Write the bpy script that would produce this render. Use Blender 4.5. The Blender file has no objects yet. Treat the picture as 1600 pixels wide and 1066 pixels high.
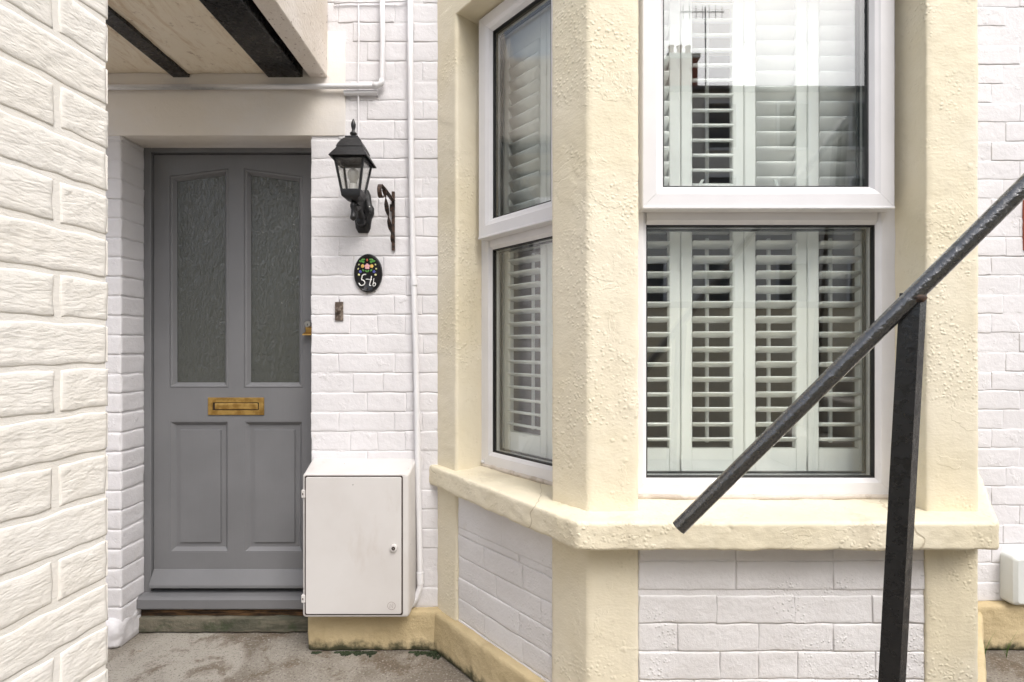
import bpy, bmesh, math, random
from mathutils import Vector, Matrix, noise
R = math.radians
random.seed(7)
S = bpy.context.scene
C = S.collection
H = 1.28                                   # eye height above the paving

# ------------------------------------------------------------------ camera
cam = bpy.data.cameras.new('camera'); co = bpy.data.objects.new('camera', cam); C.objects.link(co)
co.location = (0, 0, H); co.rotation_euler = (R(90), 0, 0)
cam.lens = 18; cam.sensor_width = 36; cam.shift_y = 0.0075; cam.clip_start = 0.02; cam.clip_end = 2000
S.camera = co

# ------------------------------------------------------------------ world, sun, exposure
SUN_EL, SUN_AZ = 52, 148                    # azimuth clockwise from +Y: behind the camera, to its right
w = bpy.data.worlds.new('World'); S.world = w; w.use_nodes = True
nt = w.node_tree; nt.nodes.clear()
sky = nt.nodes.new('ShaderNodeTexSky'); sky.sky_type = 'NISHITA'; sky.sun_disc = False
sky.sun_elevation = R(SUN_EL); sky.sun_rotation = R(SUN_AZ); sky.dust_density = 4; sky.air_density = 1.0; sky.ozone_density = 1
hs = nt.nodes.new('ShaderNodeHueSaturation'); hs.inputs['Saturation'].default_value = 0.42
bg = nt.nodes.new('ShaderNodeBackground'); bg.inputs[1].default_value = 0.15
wo = nt.nodes.new('ShaderNodeOutputWorld')
nt.links.new(sky.outputs[0], hs.inputs['Color']); nt.links.new(hs.outputs[0], bg.inputs[0]); nt.links.new(bg.outputs[0], wo.inputs[0])
sl = bpy.data.lights.new('sun', 'SUN'); sl.energy = 0.70; sl.angle = R(28); sl.color = (1.0, 0.97, 0.94)
so = bpy.data.objects.new('sun', sl); C.objects.link(so)
sd = Vector((math.sin(R(SUN_AZ)) * math.cos(R(SUN_EL)), math.cos(R(SUN_AZ)) * math.cos(R(SUN_EL)), math.sin(R(SUN_EL))))
so.rotation_euler = sd.to_track_quat('Z', 'Y').to_euler(); so.location = sd * 30
S.cycles.max_bounces = 7; S.cycles.diffuse_bounces = 4; S.cycles.use_adaptive_sampling = True; S.cycles.adaptive_threshold = .02; S.cycles.glossy_bounces = 3; S.cycles.transparent_max_bounces = 12
S.view_settings.view_transform = 'Standard'; S.view_settings.look = 'None'
S.view_settings.exposure = 1.0; S.view_settings.gamma = 1; S.view_settings.use_curve_mapping = False

# ------------------------------------------------------------------ materials
class NT:
    def __init__(s, name):
        s.m = bpy.data.materials.new(name); s.m.use_nodes = True; s.t = s.m.node_tree
        s.b = s.t.nodes['Principled BSDF']; s.out = s.t.nodes['Material Output']
        s.pos = s.t.nodes.new('ShaderNodeNewGeometry').outputs['Position']
    def n(s, typ, **kw):
        o = s.t.nodes.new(typ)
        for k, v in kw.items(): setattr(o, k, v)
        return o
    def put(s, sock, v):
        if hasattr(v, 'is_output'): s.t.links.new(v, sock)
        else: sock.default_value = v
    def vec(s, scale):
        o = s.n('ShaderNodeMapping'); s.put(o.inputs[0], s.pos); o.inputs['Scale'].default_value = scale; return o.outputs[0]
    def noise(s, scale, detail=4, rough=.55, vec=None, dist=0.0):
        o = s.n('ShaderNodeTexNoise'); s.put(o.inputs['Vector'], vec or s.pos)
        o.inputs['Scale'].default_value = scale; o.inputs['Detail'].default_value = detail
        o.inputs['Roughness'].default_value = rough; o.inputs['Distortion'].default_value = dist
        return o.outputs['Fac']
    def voro(s, scale, vec=None, feature='F1'):
        o = s.n('ShaderNodeTexVoronoi', feature=feature); s.put(o.inputs['Vector'], vec or s.pos)
        o.inputs['Scale'].default_value = scale; return o.outputs['Distance']
    def rng(s, v, a, b, c=0.0, d=1.0):
        o = s.n('ShaderNodeMapRange', interpolation_type='SMOOTHSTEP'); s.put(o.inputs[0], v)
        for i, x in enumerate((a, b, c, d)): s.put(o.inputs[i + 1], x)
        return o.outputs[0]
    def math(s, op, a, b=0.0):
        o = s.n('ShaderNodeMath', operation=op); s.put(o.inputs[0], a); s.put(o.inputs[1], b); return o.outputs[0]
    def mix(s, f, a, b):
        o = s.n('ShaderNodeMix', data_type='RGBA'); s.put(o.inputs[0], f)
        s.put(o.inputs[6], a if hasattr(a, 'is_output') else (*a, 1)); s.put(o.inputs[7], b if hasattr(b, 'is_output') else (*b, 1))
        return o.outputs[2]
    def z(s):
        o = s.n('ShaderNodeSeparateXYZ'); s.put(o.inputs[0], s.pos); return o.outputs[2]
    def bump(s, h, dist, strength=1.0):
        o = s.n('ShaderNodeBump'); s.put(o.inputs['Height'], h); o.inputs['Distance'].default_value = dist
        o.inputs['Strength'].default_value = strength; s.put(s.b.inputs['Normal'], o.outputs[0]); return o.outputs[0]
    def done(s, col, rough=.5, metal=0.0, spec=.5):
        s.put(s.b.inputs['Base Color'], col if hasattr(col, 'is_output') else (*col, 1))
        s.put(s.b.inputs['Roughness'], rough); s.put(s.b.inputs['Metallic'], metal); s.b.inputs['Specular IOR Level'].default_value = spec
        return s.m

def m_brick_white():
    t = NT('white_masonry_paint')
    c = t.mix(t.rng(t.noise(3.5, 5), .35, .7), (.715, .70, .715), (.665, .65, .66))
    c = t.mix(t.rng(t.noise(38, 3), .70, .78, 0, .35), c, (.52, .47, .41))                 # small grubby spots
    c = t.mix(t.rng(t.noise(6, 6, .7, t.vec((1, 1, .25))), .60, .78, 0, .25), c, (.60, .56, .50))  # drip streaks
    h = t.math('ADD', t.noise(38, 6, .62), t.math('MULTIPLY', t.rng(t.noise(16, 5, .6), .60, .68), .35))
    t.bump(h, .0038, .8); return t.done(c, .62, 0, .3)
def m_brick_panel():
    t = NT('lilac_white_masonry_paint')
    c = t.mix(t.rng(t.noise(4, 5), .35, .7), (.73, .715, .715), (.67, .65, .645))
    c = t.mix(t.rng(t.noise(9, 6, .7), .62, .75, 0, .25), c, (.55, .50, .44))
    h = t.math('ADD', t.noise(55, 6, .65), t.math('MULTIPLY', t.rng(t.voro(85), .0, .42, 1, 0), t.rng(t.noise(5, 2), .5, .62, 0, .6)))
    t.bump(h, .004, .9); return t.done(c, .62, 0, .3)
def m_cream(name='cream_masonry_paint', a=(.74, .68, .54), b=(.705, .635, .47), dirt=.18, bs=.82, crack=False):
    t = NT(name)
    c = t.mix(t.rng(t.noise(2.3, 5), .35, .68), a, b)
    c = t.mix(t.rng(t.noise(26, 4), .66, .77, 0, dirt), c, (.45, .37, .25))
    c = t.mix(t.rng(t.noise(5, 6, .68, t.vec((1, 1, .22))), .55, .74, 0, dirt * 1.6), c, (.52, .45, .33))
    wn = t.n('ShaderNodeTexNoise'); t.put(wn.inputs['Vector'], t.pos); wn.inputs['Scale'].default_value = 30
    sc = t.n('ShaderNodeVectorMath', operation='SCALE'); t.put(sc.inputs[0], wn.outputs['Color']); sc.inputs['Scale'].default_value = .016
    ad = t.n('ShaderNodeVectorMath', operation='ADD'); t.put(ad.inputs[0], t.pos); t.put(ad.inputs[1], sc.outputs[0]); wv = ad.outputs[0]
    if crack:
        w2 = t.n('ShaderNodeTexNoise'); t.put(w2.inputs['Vector'], t.pos); w2.inputs['Scale'].default_value = 7
        s2 = t.n('ShaderNodeVectorMath', operation='SCALE'); t.put(s2.inputs[0], w2.outputs['Color']); s2.inputs['Scale'].default_value = .16
        a2 = t.n('ShaderNodeVectorMath', operation='ADD'); t.put(a2.inputs[0], t.pos); t.put(a2.inputs[1], s2.outputs[0])
        crk = t.rng(t.voro(.85, a2.outputs[0], 'DISTANCE_TO_EDGE'), 0.0006, .0022, 1, 0); c = t.mix(t.math('MULTIPLY', crk, .5), c, (.38, .30, .20))
    blis = t.math('MULTIPLY', t.rng(t.voro(70, wv), .12, .46, 1, 0), t.rng(t.noise(3.1, 3, .6), .48, .60))
    blis2 = t.math('MULTIPLY', t.rng(t.voro(26, wv), .05, .30, 1, 0), t.rng(t.noise(6.5, 2), .55, .66))
    flake = t.rng(t.noise(7, 6, .6, dist=.6), .585, .605, 0, .35)
    h = t.math('ADD', t.math('ADD', t.math('MULTIPLY', blis, .7), t.math('MULTIPLY', blis2, .8)),
               t.math('ADD', t.math('MULTIPLY', t.noise(75, 5, .62, t.vec((1, 1, 1.7))), .75), flake))
    h = t.math('SUBTRACT', h, t.math('MULTIPLY', crk, .5)) if crack else h
    t.bump(h, .0026, bs); return t.done(c, .55, 0, .35)
def m_plinth():
    t = NT('ochre_plinth_paint')
    c = t.mix(t.rng(t.noise(3, 5), .35, .68), (.57, .465, .285), (.48, .385, .225))
    c = t.mix(t.rng(t.noise(10, 5, .65), .52, .72, 0, .55), c, (.42, .33, .19))
    low = t.math('ADD', t.z(), t.math('MULTIPLY', t.noise(22, 4, .6), -.10))
    c = t.mix(t.rng(low, -.045, .0, 1, 0), c, (.055, .055, .030))                          # soil and algae splash at the foot
    t.bump(t.math('ADD', t.noise(60, 6, .65), t.math('MULTIPLY', t.noise(12, 3), .8)), .005, .9)
    return t.done(c, .7, 0, .25)
def m_near():
    t = NT('cream_white_brick_paint')
    c = t.mix(t.rng(t.noise(5, 5), .35, .7), (.745, .715, .665), (.72, .685, .625))
    c = t.mix(t.rng(t.noise(60, 2), .75, .80, 0, .6), c, (.40, .34, .27))
    h = t.noise(70, 5, .6, t.vec((1, 1, 2.6)), .8)
    t.bump(t.math('ADD', h, t.math('MULTIPLY', t.noise(300, 2), .2)), .0018, .7); return t.done(c, .6, 0, .3)
def m_soffit():
    t = NT('stained_cream_soffit_paint')
    c = t.mix(t.rng(t.noise(3, 5), .35, .7), (.78, .70, .57), (.73, .635, .49))
    c = t.mix(t.rng(t.noise(7, 7, .7, t.vec((3.2, .6, 1)), 1.2), .48, .68, 0, .6), c, (.52, .37, .22))
    c = t.mix(t.rng(t.noise(24, 6, .72), .58, .68, 0, .6), c, (.33, .22, .14))
    h = t.math('ADD', t.noise(60, 5), t.math('MULTIPLY', t.noise(6, 3, .5, t.vec((6, .4, 1))), 2.0))
    t.bump(h, .003, .8); return t.done(c, .65, 0, .25)
def m_fascia():
    t = NT('speckled_fascia_paint')
    c = t.mix(t.rng(t.noise(4, 5), .35, .7), (.70, .645, .59), (.62, .555, .48))
    c = t.mix(t.rng(t.noise(75, 4, .6), .63, .69, 0, .85), c, (.20, .12, .09))
    t.bump(t.noise(70, 5), .004, .8); return t.done(c, .65, 0, .25)
def m_lintel():
    t = NT('aged_white_render_paint')
    c = t.mix(t.rng(t.noise(2.2, 5, .55, t.vec((.7, 1, 1))), .38, .66), (.75, .72, .695), (.73, .675, .60))
    c = t.mix(t.rng(t.noise(40, 3), .71, .78, 0, .4), c, (.40, .33, .25))
    t.bump(t.math('ADD', t.noise(25, 5), t.math('MULTIPLY', t.noise(180, 2), .3)), .0022, .8); return t.done(c, .6, 0, .3)
def m_black(name='black_gloss_metal_paint', rough=.32, bd=.0016, coat=0.0):
    t = NT(name)
    c = t.mix(t.rng(t.noise(60, 4), .62, .72), (.006, .006, .007), (.020, .018, .017))
    c = t.mix(t.rng(t.noise(14, 6, .7), .66, .72, 0, .8), c, (.085, .035, .016))
    t.bump(t.math('ADD', t.noise(70, 4, .55), t.math('MULTIPLY', t.noise(240, 2), .25)), bd, .9)
    t.b.inputs['Coat Weight'].default_value = coat; t.b.inputs['Coat IOR'].default_value = 2.0; t.b.inputs['Coat Roughness'].default_value = .09
    if coat: t.put(t.b.inputs['Coat Normal'], t.b.inputs['Normal'].links[0].from_socket)
    return t.done(c, t.rng(t.noise(50, 3), .3, .7, rough - .1, rough + .14), 0, .5)
def m_rust():
    t = NT('rusty_black_iron')
    c = t.mix(t.rng(t.noise(70, 5, .6), .40, .66), (.022, .018, .017), (.085, .048, .032))
    t.bump(t.noise(240, 3), .001); return t.done(c, .7, 0, .3)
def m_door():
    t = NT('grey_door_paint')
    c = t.mix(t.rng(t.noise(4, 4), .3, .7), (.172, .173, .180), (.154, .155, .161))
    t.bump(t.math('ADD', t.noise(150, 2, .5, t.vec((1, 1, .08))), t.math('MULTIPLY', t.noise(400, 2), .4)), .0005, .7)
    return t.done(c, t.rng(t.noise(9, 3), .3, .7, .42, .52), 0, .4)
def m_plain(name, col, rough=.4, bscale=120, bd=.0004, metal=0.0, var=.06, dirt=None):
    t = NT(name)
    c = t.mix(t.rng(t.noise(6, 4), .3, .7), col, tuple(x * (1 - var) for x in col))
    if dirt: c = t.mix(t.rng(t.noise(dirt[0], 5, .65), dirt[1], dirt[1] + .1, 0, dirt[2]), c, dirt[3])
    t.bump(t.noise(bscale, 3), bd, .8); return t.done(c, rough, metal, .5)
def m_box():
    t = NT('aged_white_plastic')
    c = t.mix(t.rng(t.noise(3, 5), .35, .7), (.62, .60, .585), (.57, .545, .525))
    c = t.mix(t.rng(t.noise(7, 6, .7, t.vec((1, 1, .35))), .56, .74, 0, .3), c, (.44, .38, .33))
    speck = t.math('MULTIPLY', t.rng(t.voro(26, t.vec((1, 1, .6))), .045, .075, 1, 0), t.rng(t.noise(9, 2), .55, .60))
    c = t.mix(t.math('MULTIPLY', speck, .85), c, (.13, .10, .085))
    t.bump(t.noise(420, 2), .0004, .8); return t.done(c, t.rng(t.noise(8, 3), .3, .7, .36, .5), 0, .45)
def m_brass():
    t = NT('tarnished_brass')
    c = t.mix(t.rng(t.noise(26, 5, .6), .38, .66), (.62, .40, .13), (.40, .23, .065))
    t.bump(t.noise(160, 3), .0004); return t.done(c, t.rng(t.noise(40, 3), .3, .7, .28, .5), .9)
def m_glass(name='window_glass', tint=(.972, .99, .98), f0=.105):
    t = NT(name); t.t.nodes.remove(t.b)
    lw = t.n('ShaderNodeLayerWeight'); lw.inputs[0].default_value = .5
    f = t.math('ADD', t.math('MULTIPLY', t.math('POWER', lw.outputs['Facing'], 5.0), 1 - f0), f0)
    tr = t.n('ShaderNodeBsdfTransparent'); tr.inputs[0].default_value = (*tint, 1)
    gl = t.n('ShaderNodeBsdfGlossy'); gl.inputs['Roughness'].default_value = .004; gl.inputs[0].default_value = (1, 1, 1, 1)
    bp = t.n('ShaderNodeBump'); bp.inputs['Distance'].default_value = .0006; t.put(bp.inputs['Height'], t.noise(2.2, 1)); t.put(gl.inputs['Normal'], bp.outputs[0])
    mx = t.n('ShaderNodeMixShader'); t.put(mx.inputs[0], f); t.put(mx.inputs[1], tr.outputs[0]); t.put(mx.inputs[2], gl.outputs[0])
    t.put(t.out.inputs['Surface'], mx.outputs[0]); return t.m
def m_obscure():
    t = NT('obscured_leaf_glass')
    h = t.math('ADD', t.noise(52, 3, .5, t.vec((1, 1, .6)), 1.6), t.math('MULTIPLY', t.rng(t.voro(44, t.vec((1, 1, .6)), 'F2'), .1, .8), .5))
    t.bump(h, .0042, 1.0); t.b.inputs['Transmission Weight'].default_value = .55; t.b.inputs['IOR'].default_value = 1.45
    t.b.inputs['Coat Weight'].default_value = .7; t.b.inputs['Coat Roughness'].default_value = .12; t.put(t.b.inputs['Coat Normal'], t.b.inputs['Normal'].links[0].from_socket)
    return t.done((.13, .14, .125), .24, 0, .6)
def m_ground():
    t = NT('weathered_concrete')
    c = t.mix(t.rng(t.noise(2.6, 6, .6, dist=.8), .36, .66), (.30, .275, .235), (.165, .14, .11))
    c = t.mix(t.rng(t.noise(1.5, 3, .5, t.vec((1.2, .5, 1)), .6), .52, .60, 0, .7), c, (.42, .39, .34))
    c = t.mix(t.rng(t.noise(5.5, 6, .7, dist=.5), .50, .62, 0, .75), c, (.125, .092, .062))
    c = t.mix(t.rng(t.noise(95, 4, .65), .53, .64, 0, .55), c, (.40, .37, .33))
    c = t.mix(t.rng(t.noise(120, 4, .65), .55, .64, 0, .7), c, (.07, .058, .048))
    c = t.mix(t.rng(t.noise(5.5, 5, .65), .62, .72, 0, .5), c, (.055, .065, .038))
    c = t.mix(t.rng(t.noise(11, 4, .6), .66, .74, 0, .5), c, (.24, .13, .07))
    t.bump(t.math('ADD', t.noise(190, 4, .6), t.math('MULTIPLY', t.noise(14, 4), 1.4)), .005, .9); return t.done(c, .8, 0, .25)
def m_step():
    t = NT('algae_stained_concrete')
    c = t.mix(t.rng(t.noise(9, 6, .65, t.vec((.4, 1, 2))), .40, .62), (.075, .075, .055), (.16, .145, .11))
    c = t.mix(t.rng(t.noise(16, 5, .6), .55, .68, 0, .6), c, (.05, .065, .035))
    t.bump(t.noise(70, 6, .65), .006, .9); return t.done(c, .85, 0, .2)
def m_timber():
    t = NT('rotten_dark_timber')
    c = t.mix(t.rng(t.noise(14, 6, .7, t.vec((.3, 1, 3))), .4, .65), (.030, .020, .013), (.17, .095, .045))
    t.bump(t.noise(60, 5, .6, t.vec((.2, 1, 2))), .004); return t.done(c, .8, 0, .2)
def m_leaf(name, col): return m_plain(name, col, .55, 90, .0005, 0, .4)

MT = dict(brick=m_brick_white(), panel=m_brick_panel(), cream=m_cream(), sill=m_cream('weathered_cream_sill_paint', dirt=.38, bs=.8, crack=True), plinth=m_plinth(), near=m_near(), soffit=m_soffit(), lintel=m_lintel(), fascia=m_fascia(),
    black=m_black(rough=.28, bd=.0009), rail=m_black('worn_black_handrail_paint', .22, .0026, 1.0), lampblack=m_black('black_cast_lantern_paint', .42, .0007), rust=m_rust(), door=m_door(), brass=m_brass(), glass=m_glass(), lampglass=m_glass('lantern_glass', (.93, .93, .92), .05),
    obscure=m_obscure(), ground=m_ground(), step=m_step(), timber=m_timber(),
    upvc=m_plain('white_upvc', (.74, .73, .745), .28, 40, .0002, dirt=(14, .66, .18, (.58, .52, .44))),
    gasket=m_plain('black_rubber', (.012, .012, .013), .5), spacer=m_plain('dark_spacer_bar', (.06, .065, .065), .35, metal=.4),
    shutter=m_plain('white_shutter_paint', (.89, .895, .87), .4), sealant=m_plain('grimy_sealant', (.58, .52, .46), .6, 60, .003, dirt=(12, .5, .6, (.34, .28, .22))),
    box=m_box(),
    emblem=m_plain('grey_emblem', (.30, .25, .23), .6), boxseam=m_plain('dark_brown_seam', (.05, .036, .03), .8), chrome=m_plain('dull_steel', (.45, .44, .42), .35, metal=.9),
    pipe=m_plain('white_pipe_paint', (.77, .765, .785), .45, 60, .0012, dirt=(24, .68, .45, (.45, .40, .35))),
    plaque=m_plain('black_glazed_plaque', (.008, .008, .009), .25, 60, .0003), numb=m_plain('white_lettering', (.82, .82, .80), .4),
    bulb=m_plain('opal_bulb', (.72, .71, .69), .25), grn=m_leaf('leaf_green', (.10, .34, .06)), pink=m_leaf('petal_pink', (.80, .42, .46)),
    yel=m_leaf('petal_yellow', (.82, .55, .14)), blu=m_leaf('petal_blue', (.08, .10, .38)), red=m_leaf('bud_red', (.55, .13, .05)), cre=m_leaf('bud_cream', (.70, .68, .34)),
    weed=m_leaf('weed_green', (.10, .19, .03)), moss=m_leaf('moss_green', (.018, .032, .007)), bell=m_plain('brown_bell_plate', (.105, .075, .058), .5, 140, .001, var=.5, dirt=(60, .5, .6, (.30, .25, .20))),
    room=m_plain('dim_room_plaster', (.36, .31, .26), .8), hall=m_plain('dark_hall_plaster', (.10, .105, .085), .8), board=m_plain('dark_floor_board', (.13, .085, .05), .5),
    render2=m_plain('pale_street_render', (.86, .82, .75), .7, 20, .004), slate=m_plain('roof_slate', (.11, .10, .10), .6, 14, .01), terracotta=m_plain('terracotta', (.42, .16, .09), .7),
    redbrick=m_plain('bare_red_brick', (.36, .085, .045), .8, 90, .003), darkpane=m_plain('dark_window_pane', (.03, .035, .04), .1), stone=m_plain('worn_step_stone', (.33, .30, .26), .8, 60, .004),
    asphalt=m_plain('street_asphalt', (.06, .06, .06), .85, 120, .004), vent=m_plain('grey_white_plastic', (.66, .68, .66), .4, 80, .0008), tag=m_plain('clear_plastic_catch', (.75, .78, .76), .2))

# ------------------------------------------------------------------ objects
WL = {}
def new(name, data, loc, parent=None, rot=None):
    o = bpy.data.objects.new(name, data); C.objects.link(o); loc = Vector(loc); WL[o.name] = loc
    if parent is not None:
        o.parent = parent; o.location = loc - WL[parent.name]
    else: o.location = loc
    if rot is not None: o.rotation_euler = rot
    return o
def tag(o, label=None, cat=None, group=None, kind=None):
    for k, v in (('label', label), ('category', cat), ('group', group), ('kind', kind)):
        if v: o[k] = v
    return o
def thing(name, label, cat, loc, group=None): return tag(new(name, None, loc), label, cat, group)
def obj(name, bm, mat, parent=None, smooth=False, mtx=None, rec=True, auto=None):
    if mtx is not None: bmesh.ops.transform(bm, matrix=mtx, verts=bm.verts)
    if rec: bmesh.ops.recalc_face_normals(bm, faces=bm.faces)
    lo = Vector([min(v.co[i] for v in bm.verts) for i in range(3)]); hi = Vector([max(v.co[i] for v in bm.verts) for i in range(3)])
    c = (lo + hi) / 2; bmesh.ops.translate(bm, vec=-c, verts=bm.verts)
    if auto is not None:
        for e in bm.edges: e.smooth = e.calc_face_angle(4.0) < R(auto)
        smooth = True
    for f in bm.faces: f.smooth = smooth
    me = bpy.data.meshes.new(name); bm.to_mesh(me); bm.free(); me.materials.append(MT[mat])
    return new(name, me, c, parent)
def box(bm, x0, x1, y0, y1, z0, z1, bev=0.0, seg=1):
    vs = [bm.verts.new((x, y, z)) for z in (z0, z1) for y in (y0, y1) for x in (x0, x1)]
    fs = [bm.faces.new([vs[i] for i in q]) for q in ((0, 2, 3, 1), (4, 5, 7, 6), (0, 1, 5, 4), (2, 6, 7, 3), (0, 4, 6, 2), (1, 3, 7, 5))]
    if bev:
        es = list({e for f in fs for e in f.edges}); bmesh.ops.bevel(bm, geom=es, offset=bev, segments=seg, affect='EDGES', profile=.5)
    return bm
def B(*a, **k): return box(bmesh.new(), *a, **k)
def prism(poly, z0, z1, bev=0.0, seg=2, bm=None):
    bm = bm or bmesh.new()
    lo = [bm.verts.new((x, y, z0)) for x, y in poly]; hi = [bm.verts.new((x, y, z1)) for x, y in poly]; n = len(poly)
    fs = [bm.faces.new(lo[::-1]), bm.faces.new(hi)] + [bm.faces.new((lo[i], lo[(i + 1) % n], hi[(i + 1) % n], hi[i])) for i in range(n)]
    bmesh.ops.recalc_face_normals(bm, faces=bm.faces)
    if bev: bmesh.ops.bevel(bm, geom=list({e for f in fs for e in f.edges}), offset=bev, segments=seg, affect='EDGES', profile=.5)
    return bm
def tube(pts, r, n=10, bm=None, caps=True, flat=1.0):
    bm = bm or bmesh.new(); pts = [Vector(p) for p in pts]; rings = []
    rr = r if isinstance(r, (list, tuple)) else [r] * len(pts); up = None
    for i, p in enumerate(pts):
        d = (pts[min(i + 1, len(pts) - 1)] - pts[max(i - 1, 0)]).normalized()
        if up is None: up = d.orthogonal().normalized()
        up = (up - d * up.dot(d)).normalized(); s = d.cross(up)
        rings.append([bm.verts.new(p + (up * math.cos(a) + s * math.sin(a) * flat) * rr[i]) for a in [2 * math.pi * k / n for k in range(n)]])
    for a, b in zip(rings, rings[1:]):
        for k in range(n): bm.faces.new((a[k], a[(k + 1) % n], b[(k + 1) % n], b[k]))
    if caps: bm.faces.new(rings[0][::-1]); bm.faces.new(rings[-1])
    return bm
def ribbon(pts, wv, th, bm=None):
    """a flat strip following pts; wv = half-width vector per point, th = thickness vector"""
    bm = bm or bmesh.new(); rings = []
    for p, wd in zip(pts, wv):
        p = Vector(p); wd = Vector(wd); t = Vector(th) if not callable(th) else th(p)
        rings.append([bm.verts.new(p + a) for a in (wd + t, -wd + t, -wd - t, wd - t)])
    for a, b in zip(rings, rings[1:]):
        for k in range(4): bm.faces.new((a[k], a[(k + 1) % 4], b[(k + 1) % 4], b[k]))
    bm.faces.new(rings[0][::-1]); bm.faces.new(rings[-1]); return bm
def loft(sections, bm=None, caps=True):
    bm = bm or bmesh.new(); rs = [[bm.verts.new(p) for p in s] for s in sections]; n = len(rs[0])
    for a, b in zip(rs, rs[1:]):
        for k in range(n): bm.faces.new((a[k], a[(k + 1) % n], b[(k + 1) % n], b[k]))
    if caps: bm.faces.new(rs[0][::-1]); bm.faces.new(rs[-1])
    return bm
def lathe(prof, n=20, at=(0, 0, 0), axis='Z', bm=None):
    at = Vector(at); secs = []
    for r, h in prof:
        ring = []
        for k in range(n):
            a = 2 * math.pi * k / n; u, v = r * math.cos(a), r * math.sin(a)
            ring.append(at + (Vector((u, v, h)) if axis == 'Z' else Vector((u, -h, v))))
        secs.append(ring)
    return loft(secs, bm)
def rough(o, voxel, amp, size, fine=0.0):
    """hand-trowelled masonry: remeshed and gently displaced"""
    r = o.modifiers.new('remesh', 'REMESH'); r.mode = 'VOXEL'; r.voxel_size = voxel; r.use_smooth_shade = True
    for k, (a, sz) in enumerate(((amp, size), (fine, size * .28))):
        if a:
            key = 'clouds_%d' % round(sz * 1000)
            tx = bpy.data.textures.get(key) or bpy.data.textures.new(key, 'CLOUDS'); tx.noise_scale = sz; tx.noise_depth = 2
            d = o.modifiers.new('lumps', 'DISPLACE'); d.texture = tx; d.strength = a; d.mid_level = .5; d.texture_coords = 'GLOBAL'
    return o
def inset(poly, d):
    n = len(poly); out = []
    for i in range(n):
        p0, p1, p2 = (Vector(poly[(i + k) % n]) for k in (-1, 0, 1))
        a = (p1 - p0).normalized(); b = (p2 - p1).normalized()
        na = Vector((-a.y, a.x)); nb = Vector((-b.y, b.x)); k = (na + nb); k = k / k.dot(na)
        out.append(p1 + k * d)
    return out
def ring_members(poly, prof, gap=.0004):
    """mitred members round a counter-clockwise (u, z) polygon; prof = closed list of (inset, y). One bmesh for each side."""
    res = []; rings = [(inset(poly, d), y) for d, y in prof]; n = len(poly)
    for i in range(n):
        j = (i + 1) % n; bm = bmesh.new(); dv = (Vector(poly[j]) - Vector(poly[i])).normalized() * gap
        A = [bm.verts.new((r[i].x + dv.x, y, r[i].y + dv.y)) for r, y in rings]; Bv = [bm.verts.new((r[j].x - dv.x, y, r[j].y - dv.y)) for r, y in rings]
        k = len(rings)
        for q in range(k): bm.faces.new((A[q], A[(q + 1) % k], Bv[(q + 1) % k], Bv[q]))
        bm.faces.new(A[::-1]); bm.faces.new(Bv); res.append(bm)
    return res
def ring_all(poly, prof):
    out = bmesh.new()
    for bm in ring_members(poly, prof, 0):
        me = bpy.data.meshes.new('t'); bm.to_mesh(me); out.from_mesh(me); bm.free(); bpy.data.meshes.remove(me)
    return out
def rect(u0, u1, z0, z1): return [(u0, z0), (u1, z0), (u1, z1), (u0, z1)]
def zz(rel): return rel + H
def px(x, y, Y): return Vector(((x - 800) / 800 * Y, Y, H + (545 - y) / 800 * Y))      # photograph pixel + distance -> place

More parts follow.
